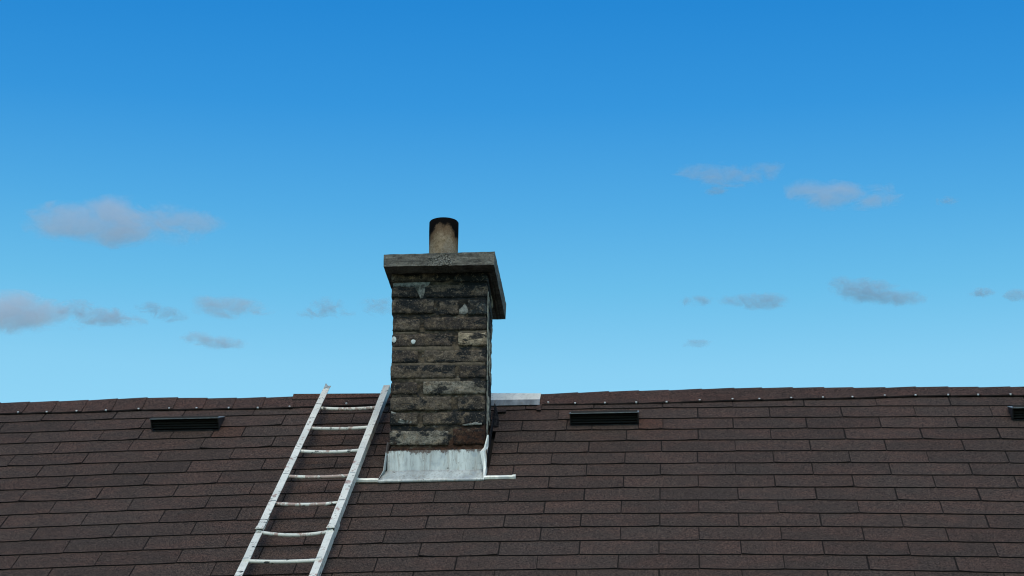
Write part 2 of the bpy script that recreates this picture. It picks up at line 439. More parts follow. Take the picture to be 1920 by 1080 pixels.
# joints of particular courses where the roofer cut pieces round the vents (u positions added / removed)
EXTRA = {2: [-1.655, -1.345, .2, .512]}
REMOVE = {}
REDDISH = {(2, -1.29), (2, .56)}
def course_joints(j):
    off = 0 if j % 2 else .5
    js = []
    i = -12
    while True:
        u = U0 + P * (i + off) + DR * j
        if u > UMAX: break
        if u > UMIN: js.append(u + random.Random(j * 997 + i).uniform(-.003, .003))
        i += 1
    for r in REMOVE.get(j, []): js = [x for x in js if abs(x - r) > .03]
    js += EXTRA.get(j, [])
    return [UMIN] + sorted(js) + [UMAX]
far_v, far_f, far_m = [], [], []
NROWS = int((V0 - VMIN) / EX) + 1
count = 0
for j in range(0, NROWS):
    js = course_joints(j)
    for a, b in zip(js[:-1], js[1:]):
        segs = [(a, b)]
        va = V0 - EX * j
        # cut round the chimney
        if va + .05 > -0.0 and va < .50 and b > CH_U0 and a < CH_U1:
            segs = []
            if a < CH_U0 - .02: segs.append((a, CH_U0))
            if b > CH_U1 + .02: segs.append((CH_U1, b))
        for (p, q) in segs:
            if q - p < .012: continue
            ht = .0
            vs_, fs, mi = tab_mesh(p, q, j, seed=int((p + 10) * 1000) + j * 77, vtop_len=.235 if j > 0 else .17, n=max(1, round((q - p) / .05)))
            near = (-2.75 < q and p < 2.6 and -1.15 < va)
            if near:
                mt = M_SHR if any(abs(j - r[0]) < .1 and p < r[1] < q for r in REDDISH) else M_SH
                mesh('shingle', vs_, fs, roof, [mt, M_EDGE], False, mi); count += 1
            else:
                k0 = len(far_v); far_v += vs_; far_f += [tuple(k0 + x for x in f) for f in fs]; far_m += mi
fo = mesh('shingle_field', far_v, far_f, roof, [M_SH, M_EDGE], False, far_m); fo['kind'] = 'stuff'
print('shingles', count)
# back slope covering (one sheet of courses, out of sight)
def back_slope():
    yr = L(0, RIDGE_V).y; vs_, fs = [], []
    for j in range(28):
        v0, v1 = RIDGE_V - j * EX, RIDGE_V - (j + 1) * EX
        for u in (UMIN, UMAX):
            for v, h in ((v0, -.035), (v1, -.027)):
                p = L(u, v, h); vs_.append((p.x, 2 * yr - p.y, p.z))
        k = 4 * j; fs.append((k, k + 1, k + 3, k + 2))
    o = mesh('back_slope_shingles', vs_, fs, roof, [M_SH]); o['kind'] = 'stuff'
back_slope()

# ---- ridge: overlapping folded cap shingles, each a little proud of the next
def ridge_cap(u0, u1, v0, v1, vb0, vb1, mat, back=.12, tuck=.012, name='ridge_shingle', seed=0, hedge=.002):
    """v0/v1: height of the crest at its left/right end; vb0/vb1: lower edge of the front flap"""
    rnd = random.Random(seed)
    n = 4; secs = []
    th = .004
    vs_, fs, mi = [], [], []
    yr = L(0, RIDGE_V).y
    for i in range(n + 1):
        t = i / n; u = lerp(u0, u1, t); vt = lerp(v0, v1, t); vb = lerp(vb0, vb1, t) + .0012 * mn.noise(Vector((u * 25, seed, 0)))
        lift = lerp(0.0, .006, t)
        zc = L(0, RIDGE_V).z + (vt - RIDGE_V) * .41 + .008
        crest = Vector((L(u, 0).x, yr, zc))
        fb = L(u + (rnd.uniform(-.001, .001)), vb, hedge + lift * .8)
        fm = crest.lerp(fb, .16) + RN * .004
        fm2 = crest.lerp(fb, .5) + RN * .001
        bb = Vector((fb.x, 2 * yr - fb.y, fb.z)); bm_ = Vector((fm.x, 2 * yr - fm.y, fm.z))
        prof = [fb, fm2, fm, crest, bm_, bb]
        vs_ += prof + [p - Vector((0, 0, th * 1.3)) for p in prof]
    m = 6
    for i in range(n):
        a = i * 12; b = a + 12
        for k in range(m - 1): fs.append((a + k, b + k, b + k + 1, a + k + 1)); mi.append(0)
        fs.append((a + m, b + m, b, a)); mi.append(1)
    e = n * 12
    for base_, flip in ((0, True), (e, False)):
        for k in range(m - 1):
            q = (base_ + k, base_ + m + k, base_ + m + k + 1, base_ + k + 1)
            fs.append(q if not flip else q[::-1]); mi.append(1)
    return mesh(name, vs_, fs, roof, [mat, M_EDGE], False, mi)
# crest height along the ridge, read as (u, v)
CREST = [(-5.1, .962), (-2.425, .973), (-2.177, .980), (-1.93, .990), (-1.752, 1.014), (-1.74, 1.004), (-1.602, .999), (-1.432, .984), (-1.309, .982), (-1.05, .986),
         (.08, .968), (.375, .985), (.51, .988), (.647, .988), (.80, .995), (.94, .999), (1.064, .997), (1.20, .994), (1.342, .989), (1.472, .982), (1.614, .976), (1.749, .978), (1.892, .972), (2.025, .963), (2.163, .960), (5.3, .955)]
def crest(u):
    for (a, x), (b, y) in zip(CREST[:-1], CREST[1:]):
        if a <= u <= b: return lerp(x, y, (u - a) / (b - a))
    return CREST[-1][1]
LOW = [(-5.1, .85), (-2.394, .848), (-2.025, .853), (-1.731, .868), (-1.486, .862), (-1.048, .860), (.09, .851), (.378, .846), (.647, .848), (.922, .860), (1.059, .860), (1.229, .867), (1.464, .866), (1.747, .880), (2.21, .865), (5.3, .86)]
def low(u):
    for (a, x), (b, y) in zip(LOW[:-1], LOW[1:]):
        if a <= u <= b: return lerp(x, y, (u - a) / (b - a))
    return LOW[-1][1]
LJ = [-2.289, -2.155, -2.015, -1.878, -1.740, -1.598, -1.461, -1.325, -1.190, -1.047]
LJ = [LJ[0] - .137 * k for k in range(19, 0, -1)] + LJ
RJ = [.084, .238, .377, .513, .648, .797, .942, 1.066, 1.203, 1.343, 1.473, 1.615, 1.750, 1.893, 2.026, 2.166, 2.30]
RJ = RJ + [RJ[-1] + .137 * k for k in range(1, 21)]
for lst in (LJ, RJ):
    for k, (a, b) in enumerate(zip(lst[:-1], lst[1:])):
        step = .006
        ridge_cap(a - .012, b, crest(a) - step, crest(b) + .002, low(a) + .001, low(b) - .001, M_SHD, seed=k + len(lst))
# the stretch by the ladder: a long reddish strip over a darker strip
ridge_cap(-1.062, -.60, 1.017, 1.000, .941, .944, M_SHR, seed=91, hedge=.012)
ridge_cap(-1.060, -.60, 1.004, .99, .869, .880, M_SHD, seed=92, hedge=.003)
# loose starter piece right of the bare metal
ridge_cap(.064, .10, .964, .966, .858, .858, M_SHD, seed=95, hedge=.0)
# bare metal on the ridge beside the chimney
def ridge_metal():
    yr = L(0, RIDGE_V).y; vs_, fs = [], []
    n = 8
    for i in range(n + 1):
        t = i / n; u = lerp(-.24, .070, t)
        wob = .0018 * mn.noise(Vector((u * 30, 1, 2)))
        zc = L(0, RIDGE_V).z + (lerp(.995, .975, t) - RIDGE_V) * .41 + wob + .006
        c = Vector((L(u, 0).x, yr, zc))
        a = L(u, .886 + wob * .5, .013); b = L(u, .842 + wob, .004 + wob)
        a2 = Vector((a.x, 2 * yr - a.y, a.z)); b2 = Vector((b.x, 2 * yr - b.y, b.z))
        q = c.lerp(a, .10) + RN * .004; q2 = Vector((q.x, 2 * yr - q.y, q.z))
        vs_ += [b, a, q, c, q2, a2, b2]
    for i in range(n):
        for k in range(6): fs.append((i * 7 + k, (i + 1) * 7 + k, (i + 1) * 7 + k + 1, i * 7 + k + 1))
    o = mesh('ridge_flashing', vs_, fs, roof, [M_FLW, M_FLG], False)
    for p in o.data.polygons:
        p.material_index = 0
        if p.index % 6 == 0: p.material_index = 1  # lower band's dark reflection put into a grey colour
    sm = o.modifiers.new('thickness', 'SOLIDIFY'); sm.thickness = .0015
    o['label'] = 'bare white metal ridge flashing with scuffs'
ridge_metal()
def small_shingle(u0, u1, v0, v1, h0, h1, name='shingle_offcut', mat=None):
    p = [L(u0, v0, h0), L(u1, v0, h0), L(u1, v1, h1), L(u0, v1, h1)]
    vs_ = p + [x - RN * .005 for x in p]
    mesh(name, vs_, [(0, 1, 2, 3), (4, 5, 1, 0), (5, 6, 2, 1), (6, 7, 3, 2), (7, 4, 0, 3), (7, 6, 5, 4)], roof, [mat or M_SH, M_EDGE], False, [0, 1, 1, 1, 1, 1])
small_shingle(-.125, -.075, .755, .785, .008, .002)
small_shingle(.060, .080, .775, .86, .006, .002)
# galvanised nail heads
def nail(u, v, h):
    n = 7; r = .0046; vs_ = []; c = L(u, v, h)
    for k in range(n):
        a = 2 * math.pi * k / n; vs_.append(c + RX * r * math.cos(a) + RS * r * math.sin(a) + RN * .002)
    for k in range(n):
        a = 2 * math.pi * k / n; vs_.append(c + RX * r * math.cos(a) + RS * r * math.sin(a) - RN * .003)
    fs = [tuple(range(n))] + [(n + k, n + (k + 1) % n, (k + 1) % n, k) for k in range(n)]
    mesh('nail', vs_, fs, roof, [M_NAIL])
for u, v in [(-2.308, .855), (-2.175, .855), (-2.038, .859), (-1.903, .862), (-1.755, .873), (-1.614, .872), (-1.488, .870), (-1.340, .867), (-1.206, .862), (-1.062, .869),
             (.075, .785), (.108, .868), (.229, .853), (.362, .852), (.502, .850), (.637, .850), (.784, .864), (.930, .870), (1.049, .868), (1.190, .874), (1.330, .873),
             (1.460, .873), (1.603, .884), (1.738, .882), (1.881, .880), (2.011, .875), (2.152, .871), (2.288, .871)]:
    nail(u, v - .004, .0065 if v > .8 else .003)
nail(-.806, .884, .0095)

# ------------------------------------------------------------------ roof vents
def vent(u0, u1, v0, v1, label, seed):
    """slant-back louvre box vent: low box, open slatted front, flat sheet flange"""
    um = (u0 + u1) / 2; root = W(um, v0, -.0125)
    t = empty('roof_vent', root, 0, label, 'roof vent', 'box vents below the ridge')
    def Q(u, v, h): return W(u, v, h - .0125) - root
    H = .057; w = (u1 - u0) / 2
    def uu(x): return um + x
    # local frame: front face stands square to the slope
    fl = [Q(u0 + .002, v0 - .003, .0125), Q(u1 - .002, v0 - .003, .0125), Q(u1 - .002, v1 - .02, .004), Q(u0 + .002, v1 - .02, .004)]
    mesh('flange', fl + [p - RN * .003 for p in fl], BOXF, t, [M_VENT])
    zf = .016
    # hood: top sheet (thin), two cheeks
    def slab(pts, nrm, th, name, mat):
        mesh(name, pts + [p - nrm * th for p in pts], [(0, 1, 2, 3), (7, 6, 5, 4), (0, 4, 5, 1), (1, 5, 6, 2), (2, 6, 7, 3), (3, 7, 4, 0)], t, [mat])
    topf, topb = H + zf, zf + .003
    slab([Q(u0 - .003, v0 - .010, topf), Q(u1 + .003, v0 - .010, topf + .001), Q(u1 + .001, v1, topb), Q(u0 - .001, v1, topb)], RN, .003, 'hood', M_VTOP)
    for ue in (u0, u1 - .003):
        pts = [Q(ue, v0, zf), Q(ue, v0, topf - .004), Q(ue, v1 - .004, topb - .004), Q(ue, v1 - .004, zf)]
        mesh('cheek', pts + [p + RX * .003 for p in pts], [(0, 1, 2, 3), (7, 6, 5, 4), (0, 4, 5, 1), (1, 5, 6, 2), (2, 6, 7, 3), (3, 7, 4, 0)], t, [M_VENT])
    pts = [Q(u0 + .003, v0 + .03, zf), Q(u1 - .003, v0 + .03, zf), Q(u1 - .003, v0 + .03, topf - .010), Q(u0 + .003, v0 + .03, topf - .010)]
    mesh('inner_screen', pts, [(0, 1, 2, 3)], t, [M_SOOT])
    for k in range(5):
        h = zf + .004 + k * .0115
        a = [Q(u0 + .003, v0 + .004, h), Q(u1 - .003, v0 + .004, h), Q(u1 - .003, v0 + .014, h + .006), Q(u0 + .003, v0 + .014, h + .006)]
        mesh('louvre', a + [p + RN * .0015 for p in a], BOXF, t, [M_LOUV])
    for ue in (u0 - .001, u1 - .003):
        a = [Q(ue, v0 - .003, zf), Q(ue + .005, v0 - .003, zf), Q(ue + .005, v0 + .002, zf), Q(ue, v0 + .002, zf)]
        mesh('corner_post', a + [p + RN * (topf - zf - .004) for p in a], BOXF, t, [M_VENT])
vent(-1.640, -1.337, .612, .757, 'black louvred roof vent left of the ladder below the ridge', 1)
vent(.217, .514, .597, .743, 'black louvred roof vent right of the chimney, in the middle of its long roof stretch', 2)
vent(2.119, 2.42, .578, .724, 'black louvred roof vent cut off by the right edge of the photo', 3)

# ------------------------------------------------------------------ chimney
CH = Vector((-1.03055, 9.24466, 4.18103))
chim = empty('chimney', CH, math.radians(1.3), 'square sooty brick chimney with concrete cap and clay pot standing on the roof', 'chimney')
CW0, CW1, CD = -.203, .200, .375
def lumpy(a0, a1, d0, d1, z0, z1, r=.008, amp=.003, res=.011, seed=0.0, bottom_pull=0):
    """eroded block: grid box with rounded arrises and a rough face"""
    dims = [(a0, a1), (d0, d1), (z0, z1)]
    n = [max(2, min(26, round((b - a) / (res if k != 1 else res * 2.2)))) for k, (a, b) in enumerate(dims)]
    idx = {}; vs_ = []; fs = []
    def vert(i, j, k):
        key = (i, j, k)
        if key in idx: return idx[key]
        p = Vector((lerp(a0, a1, i / n[0]), lerp(d0, d1, j / n[1]), lerp(z0, z1, k / n[2])))
        rr = min(r, (z1 - z0) * .4)
        c = Vector((min(max(p.x, a0 + rr), a1 - rr), min(max(p.y, d0 + rr), d1 - rr), min(max(p.z, z0 + rr), z1 - rr)))
        dlt = p - c
        nrm = dlt.normalized() if dlt.length > 1e-6 else Vector((0, 0, 0))
        if dlt.length > 1e-6: p = c + nrm * rr
        q = Vector((p.x * 28, p.y * 28 + seed, p.z * 28))
        am = amp * (mn.noise(q) + .6 * mn.noise(q * 2.6) + .35 * mn.noise(q * 6))
        p = p + nrm * am + Vector((0, 0, 0))
        idx[key] = len(vs_); vs_.append(p); return idx[key]
    N0, N1, N2 = n
    for i in range(N0):
        for k in range(N2):
            fs.append((vert(i, 0, k), vert(i + 1, 0, k), vert(i + 1, 0, k + 1), vert(i, 0, k + 1)))
            fs.append((vert(i, N1, k), vert(i, N1, k + 1), vert(i + 1, N1, k + 1), vert(i + 1, N1, k)))
    for j in range(N1):
        for k in range(N2):
            fs.append((vert(0, j, k), vert(0, j, k + 1), vert(0, j + 1, k + 1), vert(0, j + 1, k)))
            fs.append((vert(N0, j, k), vert(N0, j + 1, k), vert(N0, j + 1, k + 1), vert(N0, j, k + 1)))
    for i in range(N0):
        for j in range(N1):
            fs.append((vert(i, j, 0), vert(i, j + 1, 0), vert(i + 1, j + 1, 0), vert(i + 1, j, 0)))
            fs.append((vert(i, j, N2), vert(i + 1, j, N2), vert(i + 1, j + 1, N2), vert(i, j + 1, N2)))
    return vs_, fs
def brick(a0, a1, d0, d1, z0, z1, col, soot, seed, amp=.0030, r=.009):
    v, f = lumpy(a0, a1, d0, d1, z0, z1, r, amp, .010, seed * 7.3)
    o = mesh('brick', v, f, chim, [M_BR], True); o.color = (*col, soot); return o
BLU = (.026, .036, .040); DKB = (.056, .044, .037); MID = (.090, .073, .058); LGT = (.165, .152, .128); TAN = (.26, .215, .155); RUS = (.058, .028, .018)
# front face, brick by brick: a0, z0, a1, z1, colour, soot
FRONT = [
 [(-.207, .842, .040, .884, MID, .55), (.055, .838, .204, .882, BLU, .8)],
 [(-.206, .771, -.094, .813, DKB, .5), (-.068, .768, .204, .821, MID, .45)],
 [(-.204, .697, -.024, .757, MID, .75), (-.006, .690, .080, .754, MID, .45), (.118, .688, .202, .751, BLU, .8)],
 [(-.203, .618, -.084, .670, MID, .65), (-.066, .620, .202, .674, DKB, .55)],
 [(-.206, .549, .055, .601, DKB, .35), (.078, .549, .202, .604, TAN, .05)],
 [(-.204, .476, -.090, .528, DKB, .45), (-.066, .476, .201, .528, MID, .40)],
 [(-.208, .406, .070, .461, MID, .30), (.084, .406, .200, .459, DKB, .6)],
 [(-.206, .336, -.090, .386, DKB, .45), (-.068, .334, .199, .389, LGT, .22)],
 [(-.207, .264, .056, .320, MID, .35), (.080, .264, .198, .320, MID, .75)],
 [(-.206, .200, -.086, .250, MID, .55), (-.066, .200, .196, .250, MID, .45)],
 [(-.205, .112, .046, .172, LGT, .12), (.062, .112, .197, .180, RUS, .3)],
 [(-.205, .040, -.084, .096, RUS, .4), (-.064, .040, .197, .096, RUS, .4)],
]
k = 0
for r_, row in enumerate(FRONT):
    for q, (a0, z0, a1, z1, col, so) in enumerate(row):
        k += 1
        z0 -= .0025; z1 = min(z1 + .0025, .882)
        if r_ < 3 and q == 0: a0 -= .006
        first, last = q == 0, q == len(row) - 1
        wdt = a1 - a0
        dep = .235 if ((first or last) and wdt < .16) else .11
        dd = random.uniform(-.003, .003)
        brick(a0, a1, -.001 + dd, dep, z0, z1, col, so, k, .0036, .0065)
        # the side wall behind this corner brick
        if last:  # right wall: beige raised in colour to make up for missing light
            if dep < .2:
                brick(CW1 - .10, a1 + random.uniform(-.003, .002), .124, CD, z0, z1, (.26, .22, .16), .15, k + 100)
            else:
                brick(CW1 - .10, a1 + random.uniform(-.003, .002), .249, CD, z0, z1, (.26, .22, .16), .15, k + 100)
        if first:
            brick(a0, CW0 + .10, dep + .014, CD, z0, z1, DKB, .5, k + 200)
    # back face
    z0, z1 = row[0][1], row[0][3]
    brick(-.09, .09, CD - .11, CD - .002, z0, min(z1, .882), DKB, .5, k + 300)
def core():
    # mortar body filling the joints, set back behind the brick faces
    v, f = lumpy(CW0 + .004, CW1 - .004, .006, CD - .006, -.02, .880, .002, .003, .008, 55)
    return v, f
nx, nz = 46, 90
def mortar_core():
    a0, a1, d0, d1, z0, z1 = CW0 + .003, CW1 - .002, .0065, CD - .005, -.05, .880
    vs_, fs = [], []
    ring = []
    per = [(lerp(a0, a1, i / 40), d0) for i in range(40)] + [(a1, lerp(d0, d1, i / 26)) for i in range(26)] + [(lerp(a1, a0, i / 20), d1) for i in range(20)] + [(a0, lerp(d1, d0, i / 26)) for i in range(26)]
    m = len(per)
    for k in range(nz + 1):
        z = lerp(z0, z1, k / nz)
        for (a, d) in per:
            q = Vector((a * 40, d * 40, z * 55)); am = .0042 * (mn.noise(q) + .6 * mn.noise(q * 2.3))
            cx = (a - (a0 + a1) / 2) / (a1 - a0) * 2; cy = (d - (d0 + d1) / 2) / (d1 - d0) * 2
            nrm = Vector((cx if abs(cx) > .98 else 0, cy if abs(cy) > .98 else 0, 0))
            if nrm.length > 0: nrm.normalize()
            vs_.append(Vector((a, d, z)) + nrm * (am))
    for k in range(nz):
        for i in range(m):
            fs.append((k * m + i, k * m + (i + 1) % m, (k + 1) * m + (i + 1) % m, (k + 1) * m + i))
    fs.append(tuple(nz * m + i for i in range(m)))
    mesh('mortar', vs_, fs, chim, [M_MO], True)
mortar_core()
def blob(pts, d, th, name, mat, z=0, rough=.002):
    """thin trowelled patch on the front face from an outline in (a, z)"""
    n = len(pts); c = Vector((sum(p[0] for p in pts) / n, d - th, sum(p[1] for p in pts) / n))
    vs_ = [c] + [Vector((c.x + (p[0] - c.x) * .8, d - th * .8 + rough * mn.noise(Vector((p[0] * 90, p[1] * 90, 0))), c.z + (p[1] - c.z) * .8)) for p in pts] + [Vector((p[0], d + .001, p[1])) for p in pts]
    fs = [(0, 1 + (i + 1) % n, 1 + i)[::-1] for i in range(n)] + [(1 + i, 1 + (i + 1) % n, 1 + n + (i + 1) % n, 1 + n + i)[::-1] for i in range(n)]
    return mesh(name, vs_, fs, chim, [mat], True)
def strip_patch(a0, a1, z0, z1, d=.000, th=.004, name='mortar_patch', mat=None, seed=0):
    n = max(3, int((a1 - a0) / .012)); top, bot = [], []
    for i in range(n + 1):
        a = lerp(a0, a1, i / n)
        bot.append((a, z0 + .003 * mn.noise(Vector((a * 60, seed, 1))))); top.append((a, z1 + .003 * mn.noise(Vector((a * 60, seed, 5)))))
    vs_, fs = [], []
    for i in range(n + 1):
        for (a, z), dd in ((bot[i], d + .005), ((bot[i][0], lerp(bot[i][1], top[i][1], .25)), d - th), ((bot[i][0], lerp(bot[i][1], top[i][1], .75)), d - th), (top[i], d + .005)):
            vs_.append(Vector((a, dd + .0012 * mn.noise(Vector((a * 80, z * 80, seed))), z)))
    for i in range(n):
        for q in range(3): fs.append((i * 4 + q, (i + 1) * 4 + q, (i + 1) * 4 + q + 1, i * 4 + q + 1))
    return mesh(name, vs_, fs, chim, [mat or M_PA], True)
blob([(-.204, .820), (-.160, .818), (-.110, .820), (-.099, .812), (-.094, .785), (-.086, .764), (-.074, .766), (-.068, .792), (-.064, .812), (-.050, .826), (-.044, .838), (-.100, .839), (-.150, .836), (-.204, .834)], .002, .004, 'mortar_patch', M_PA)
blob([(.082, .693), (.108, .688), (.126, .700), (.117, .722), (.105, .738), (.094, .722), (.082, .712)], .002, .004, 'mortar_patch', M_PA)
blob([(.098, .197), (.115, .193), (.150, .195), (.182, .196), (.190, .205), (.176, .204), (.160, .212), (.140, .203), (.118, .201)], .000, .003, 'mortar_patch', M_PA)
blob([(-.198, .243), (-.185, .236), (-.172, .205), (-.120, .201), (-.088, .206), (-.110, .210), (-.160, .213), (-.172, .228), (-.182, .254), (-.200, .260)], .000, .003, 'mortar_patch', M_PA)
strip_patch(-.203, .060, .522, .552, d=.004, th=.001, seed=12, mat=M_MOT)
strip_patch(-.204, .196, .456, .478, d=.004, th=.001, seed=14, mat=M_MOT)
strip_patch(-.100, .090, .384, .408, d=.004, th=.001, seed=15, mat=M_MOT)
strip_patch(-.190, -.100, .600, .617, d=.004, th=.001, seed=16, mat=M_MOT)
strip_patch(.084, .200, .598, .619, d=.004, th=.001, seed=17, mat=M_MOT)
blob([(-.1945 + .010 * math.cos(t), .577 + .014 * math.sin(t)) for t in [x * .63 for x in range(10)]], -.0045, .0006, 'paint_spot', M_SPOT)
blob([(-.112 + .010 * math.cos(t) * (1 + .2 * math.sin(3 * t)), .566 + .011 * math.sin(t)) for t in [x * .63 for x in range(10)]], -.0045, .0006, 'paint_spot', M_SPOT)

# concrete cap
def cap():
    # corners (front-left, front-right, rear-right, rear-left), a slightly wedge-shaped casting
    o_f, o_r = -.092, .615
    lo = [(-.238, o_f, .878), (.236, o_f, .879), (.246, o_r, .872), (-.225, o_r, .872)]
    hi = [(-.238, o_f, .932), (.239, o_f, .939), (.249, o_r, .944), (-.225, o_r, .936)]
    n = 40; m = 30
    vs_, fs = [], []
    def pt(s, t, w):
        def bil(c): 
            a = Vector(c[0]).lerp(Vector(c[1]), s); b = Vector(c[3]).lerp(Vector(c[2]), s); return a.lerp(b, t)
        p = bil(lo).lerp(bil(hi), w)
        q = Vector((p.x * 30, p.y * 30, p.z * 30))
        amp = .0016
        # crumbled lower arris in the middle of the front
        g = math.exp(-((p.x - .01) / .07) ** 2) * (1 if t < .02 else 0)
        p = p + Vector((.0012 * mn.noise(q), (amp + .004 * g) * (mn.noise(q * 1.3) + .7 * mn.noise(q * 3)), (amp if w in (0, 1) else 0) * (mn.noise(q + Vector((9, 9, 9))) + .5 * mn.noise(q * 3)) * (1 + 1.5 * g)))
        return p
    idx = {}
    def V(i, j, k):
        key = (i, j, k)
        if key not in idx: idx[key] = len(vs_); vs_.append(pt(i / n, j / m, k / 5))
        return idx[key]
    for i in range(n):
        for k in range(5):
            fs.append((V(i, 0, k), V(i + 1, 0, k), V(i + 1, 0, k + 1), V(i, 0, k + 1)))
            fs.append((V(i, m, k), V(i, m, k + 1), V(i + 1, m, k + 1), V(i + 1, m, k)))
    for j in range(m):
        for k in range(5):
            fs.append((V(0, j, k), V(0, j, k + 1), V(0, j + 1, k + 1), V(0, j + 1, k)))
            fs.append((V(n, j, k), V(n, j + 1, k), V(n, j + 1, k + 1), V(n, j, k + 1)))
        for i in range(n):
            fs.append((V(i, j, 0), V(i, j + 1, 0), V(i + 1, j + 1, 0), V(i + 1, j, 0)))
            fs.append((V(i, j, 5), V(i + 1, j, 5), V(i + 1, j + 1, 5), V(i, j + 1, 5)))
    o = mesh('cap', vs_, fs, chim, [M_CAP], False); return o
capo = cap()
# formwork battens left under the overhang
for a0, a1, d0, d1, z0 in ((.206, .216, -.01, .60, .866), (.222, .226, .10, .60, .870)):
    v, f = lumpy(a0, a1, d0, d1, z0, .8735, .002, .0012, .02, a0 * 90)
    mesh('batten', v, f, chim, [M_WOOD], False)
# bedding course that carries the rear overhang
v, f = lumpy(-.17, .190, CD + .002, .585, .800, .872, .01, .004, .02, 3)
mesh('corbel', v, f, chim, [M_MO], True)
def pot():
    root = Vector((-.004, .17, .930))
    n = 40; R0, R1, Rt = .0638, .0648, .052; H = .262
    H = .248
    vs_, fs = [], []
    prof = [(R0, 0), (R0, .05), (R0, .1), (R0 + .0006, .15), (R1, .2), (R1, H - .004), (R1 - .003, H), (Rt + .003, H), (Rt, H - .004), (Rt, .02)]
    for i in range(n):
        a = 2 * math.pi * i / n
        for r, z in prof:
            w = .0007 * mn.noise(Vector((math.cos(a) * 3, math.sin(a) * 3, z * 20)))
            vs_.append(Vector(((r + w) * math.cos(a), (r + w) * math.sin(a), z)))
    m = len(prof)
    mi = []
    for i in range(n):
        for k in range(m - 1):
            a = i * m + k; b = ((i + 1) % n) * m + k; fs.append((a, b, b + 1, a + 1)); mi.append(1 if k >= 7 else 0)
    o = mesh('chimney_pot', vs_, fs, chim, [M_POT, M_SOOT], True, mi)
    o.location = root; return o
pot()

# metal flashing round the foot
TAN_R = .776852
def zr(d, off=0): return TAN_R * d + off          # roof surface in chimney frame
def sheet(name, grid, mat, th=.0015, smooth=True, parent=None):
    rows_, cols = len(grid), len(grid[0]); vs_ = [Vector(p) for r in grid for p in r]
    fs = [(i * cols + j, i * cols + j + 1, (i + 1) * cols + j + 1, (i + 1) * cols + j) for i in range(rows_ - 1) for j in range(cols - 1)]
    o = mesh(name, vs_, fs, parent or chim, [mat], smooth)
    if th:
        md = o.modifiers.new('thickness', 'SOLIDIFY'); md.thickness = th; md.offset = 0
    return o
def ap(a, k, amp=.0009): return amp * mn.noise(Vector((a * 22, k * 3.3, 5)))
n = 30
up = [[(lerp(-.210, .196, i / n), -.010 + ap(i / n * 20, t) * (1 if t else .3), lerp(lerp(-.010, .000, i / n), lerp(.083, .088, i / n) + .0012 * mn.noise(Vector((i * .9, 0, 0))), t)) for i in range(n + 1)] for t in (0, .33, .66, 1.0)]
sheet('front_flashing', up, M_FL, smooth=False)
# fold + apron lying on the slope
apron = []
for t in (0, .25, .5, .75, 1.0):
    d = lerp(-.010, -.088, t)
    row = []
    for i in range(n + 1):
        a = lerp(lerp(-.212, -.240, t), lerp(.197, .199, t), i / n)
        row.append((a, d + lerp(-.004, .004, i / n), zr(d, .005 - .002 * t) + lerp(-.004, .006, i / n) * .7 + ap(a, t, .0025) + (.001 if t == 0 else 0)))
    apron.append(row)
sheet('apron', apron, M_FL)
# rolled lower lip, running out past both sides
def rolled(pts, r, name, mat):
    vs_, fs = [], []; m = 8
    for p in pts:
        p = Vector(p)
        for k in range(m):
            t = 2 * math.pi * k / m; vs_.append(p + Vector((0, math.cos(t) * r * 1.25, math.sin(t) * r)))
    for i in range(len(pts) - 1):
        for k in range(m): fs.append((i * m + k, (i + 1) * m + k, (i + 1) * m + (k + 1) % m, i * m + (k + 1) % m))
    fs.append(tuple(range(m))); fs.append(tuple((len(pts) - 1) * m + k for k in reversed(range(m))))
    return mesh(name, vs_, fs, chim, [mat], False)
def lip(a, d): return (a, d, zr(d, .003) + .0012 * mn.noise(Vector((a * 40, 2, 1))))
rolled([lip(lerp(-.326, -.236, i / 6), lerp(-.086, -.088, i / 6)) for i in range(7)], .0105, 'apron_lip', M_FLW)
rolled([lip(lerp(-.238, .200, i / 16), lerp(-.097, -.086, i / 16)) for i in range(17)], .0065, 'apron_lip', M_FL)
rolled([lip(lerp(.202, .330, i / 8), lerp(-.074, -.070, i / 8)) for i in range(9)], .0105, 'apron_lip', M_FLW)
rolled([lip(-.330, -.086), lip(-.318, -.086)], .0125, 'lip_end', M_FLW)
rolled([lip(.318, -.070), lip(.332, -.070)], .0125, 'lip_end', M_FLW)
# side flashing, right: strip against the wall, a bent flap at the front corner
side = []
for t in [x / 10 for x in range(11)]:
    d = lerp(-.030, .37, t)
    top = zr(d) + lerp(.10, .06, t) + .004 * mn.noise(Vector((t * 9, 1, 1)))
    side.append([(.208 + .002 * mn.noise(Vector((t * 7, 3, 0))), d, zr(d, .008)), (.212, d, (zr(d) + top) / 2), (.206 + .001, d, top)])
sheet('side_flashing', side, M_TAR)
sheet('corner_flap', [[(.200, -.100, zr(-.100, .008)), (.207, -.070, zr(-.070, .008)), (.209, -.020, zr(-.02, .0))],
                      [(.196, -.050, -.010), (.206, -.045, .0), (.2095, -.012, .010)],
                      [(.180, -.024, .072), (.196, -.040, .070), (.209, -.010, .085)],
                      [(.196, -.012, .095), (.203, -.016, .098), (.212, .006, .105)],
                      [(.208, -.004, .150), (.211, -.002, .152), (.214, .004, .150)]], M_FLW, smooth=False)
sheet('corner_flap', [[(-.236, -.084, zr(-.080, .006)), (-.232, -.060, zr(-.06, .010)), (-.222, -.030, zr(-.03, .0))],
                      [(-.221, -.055, -.014), (-.217, -.04, -.006), (-.214, -.012, .0)],
                      [(-.217, -.026, .060), (-.214, -.022, .062), (-.210, -.010, .060)],
                      [(-.212, -.014, .120), (-.209, -.012, .122), (-.206, -.006, .118)]], M_FL, smooth=False)
lft = []
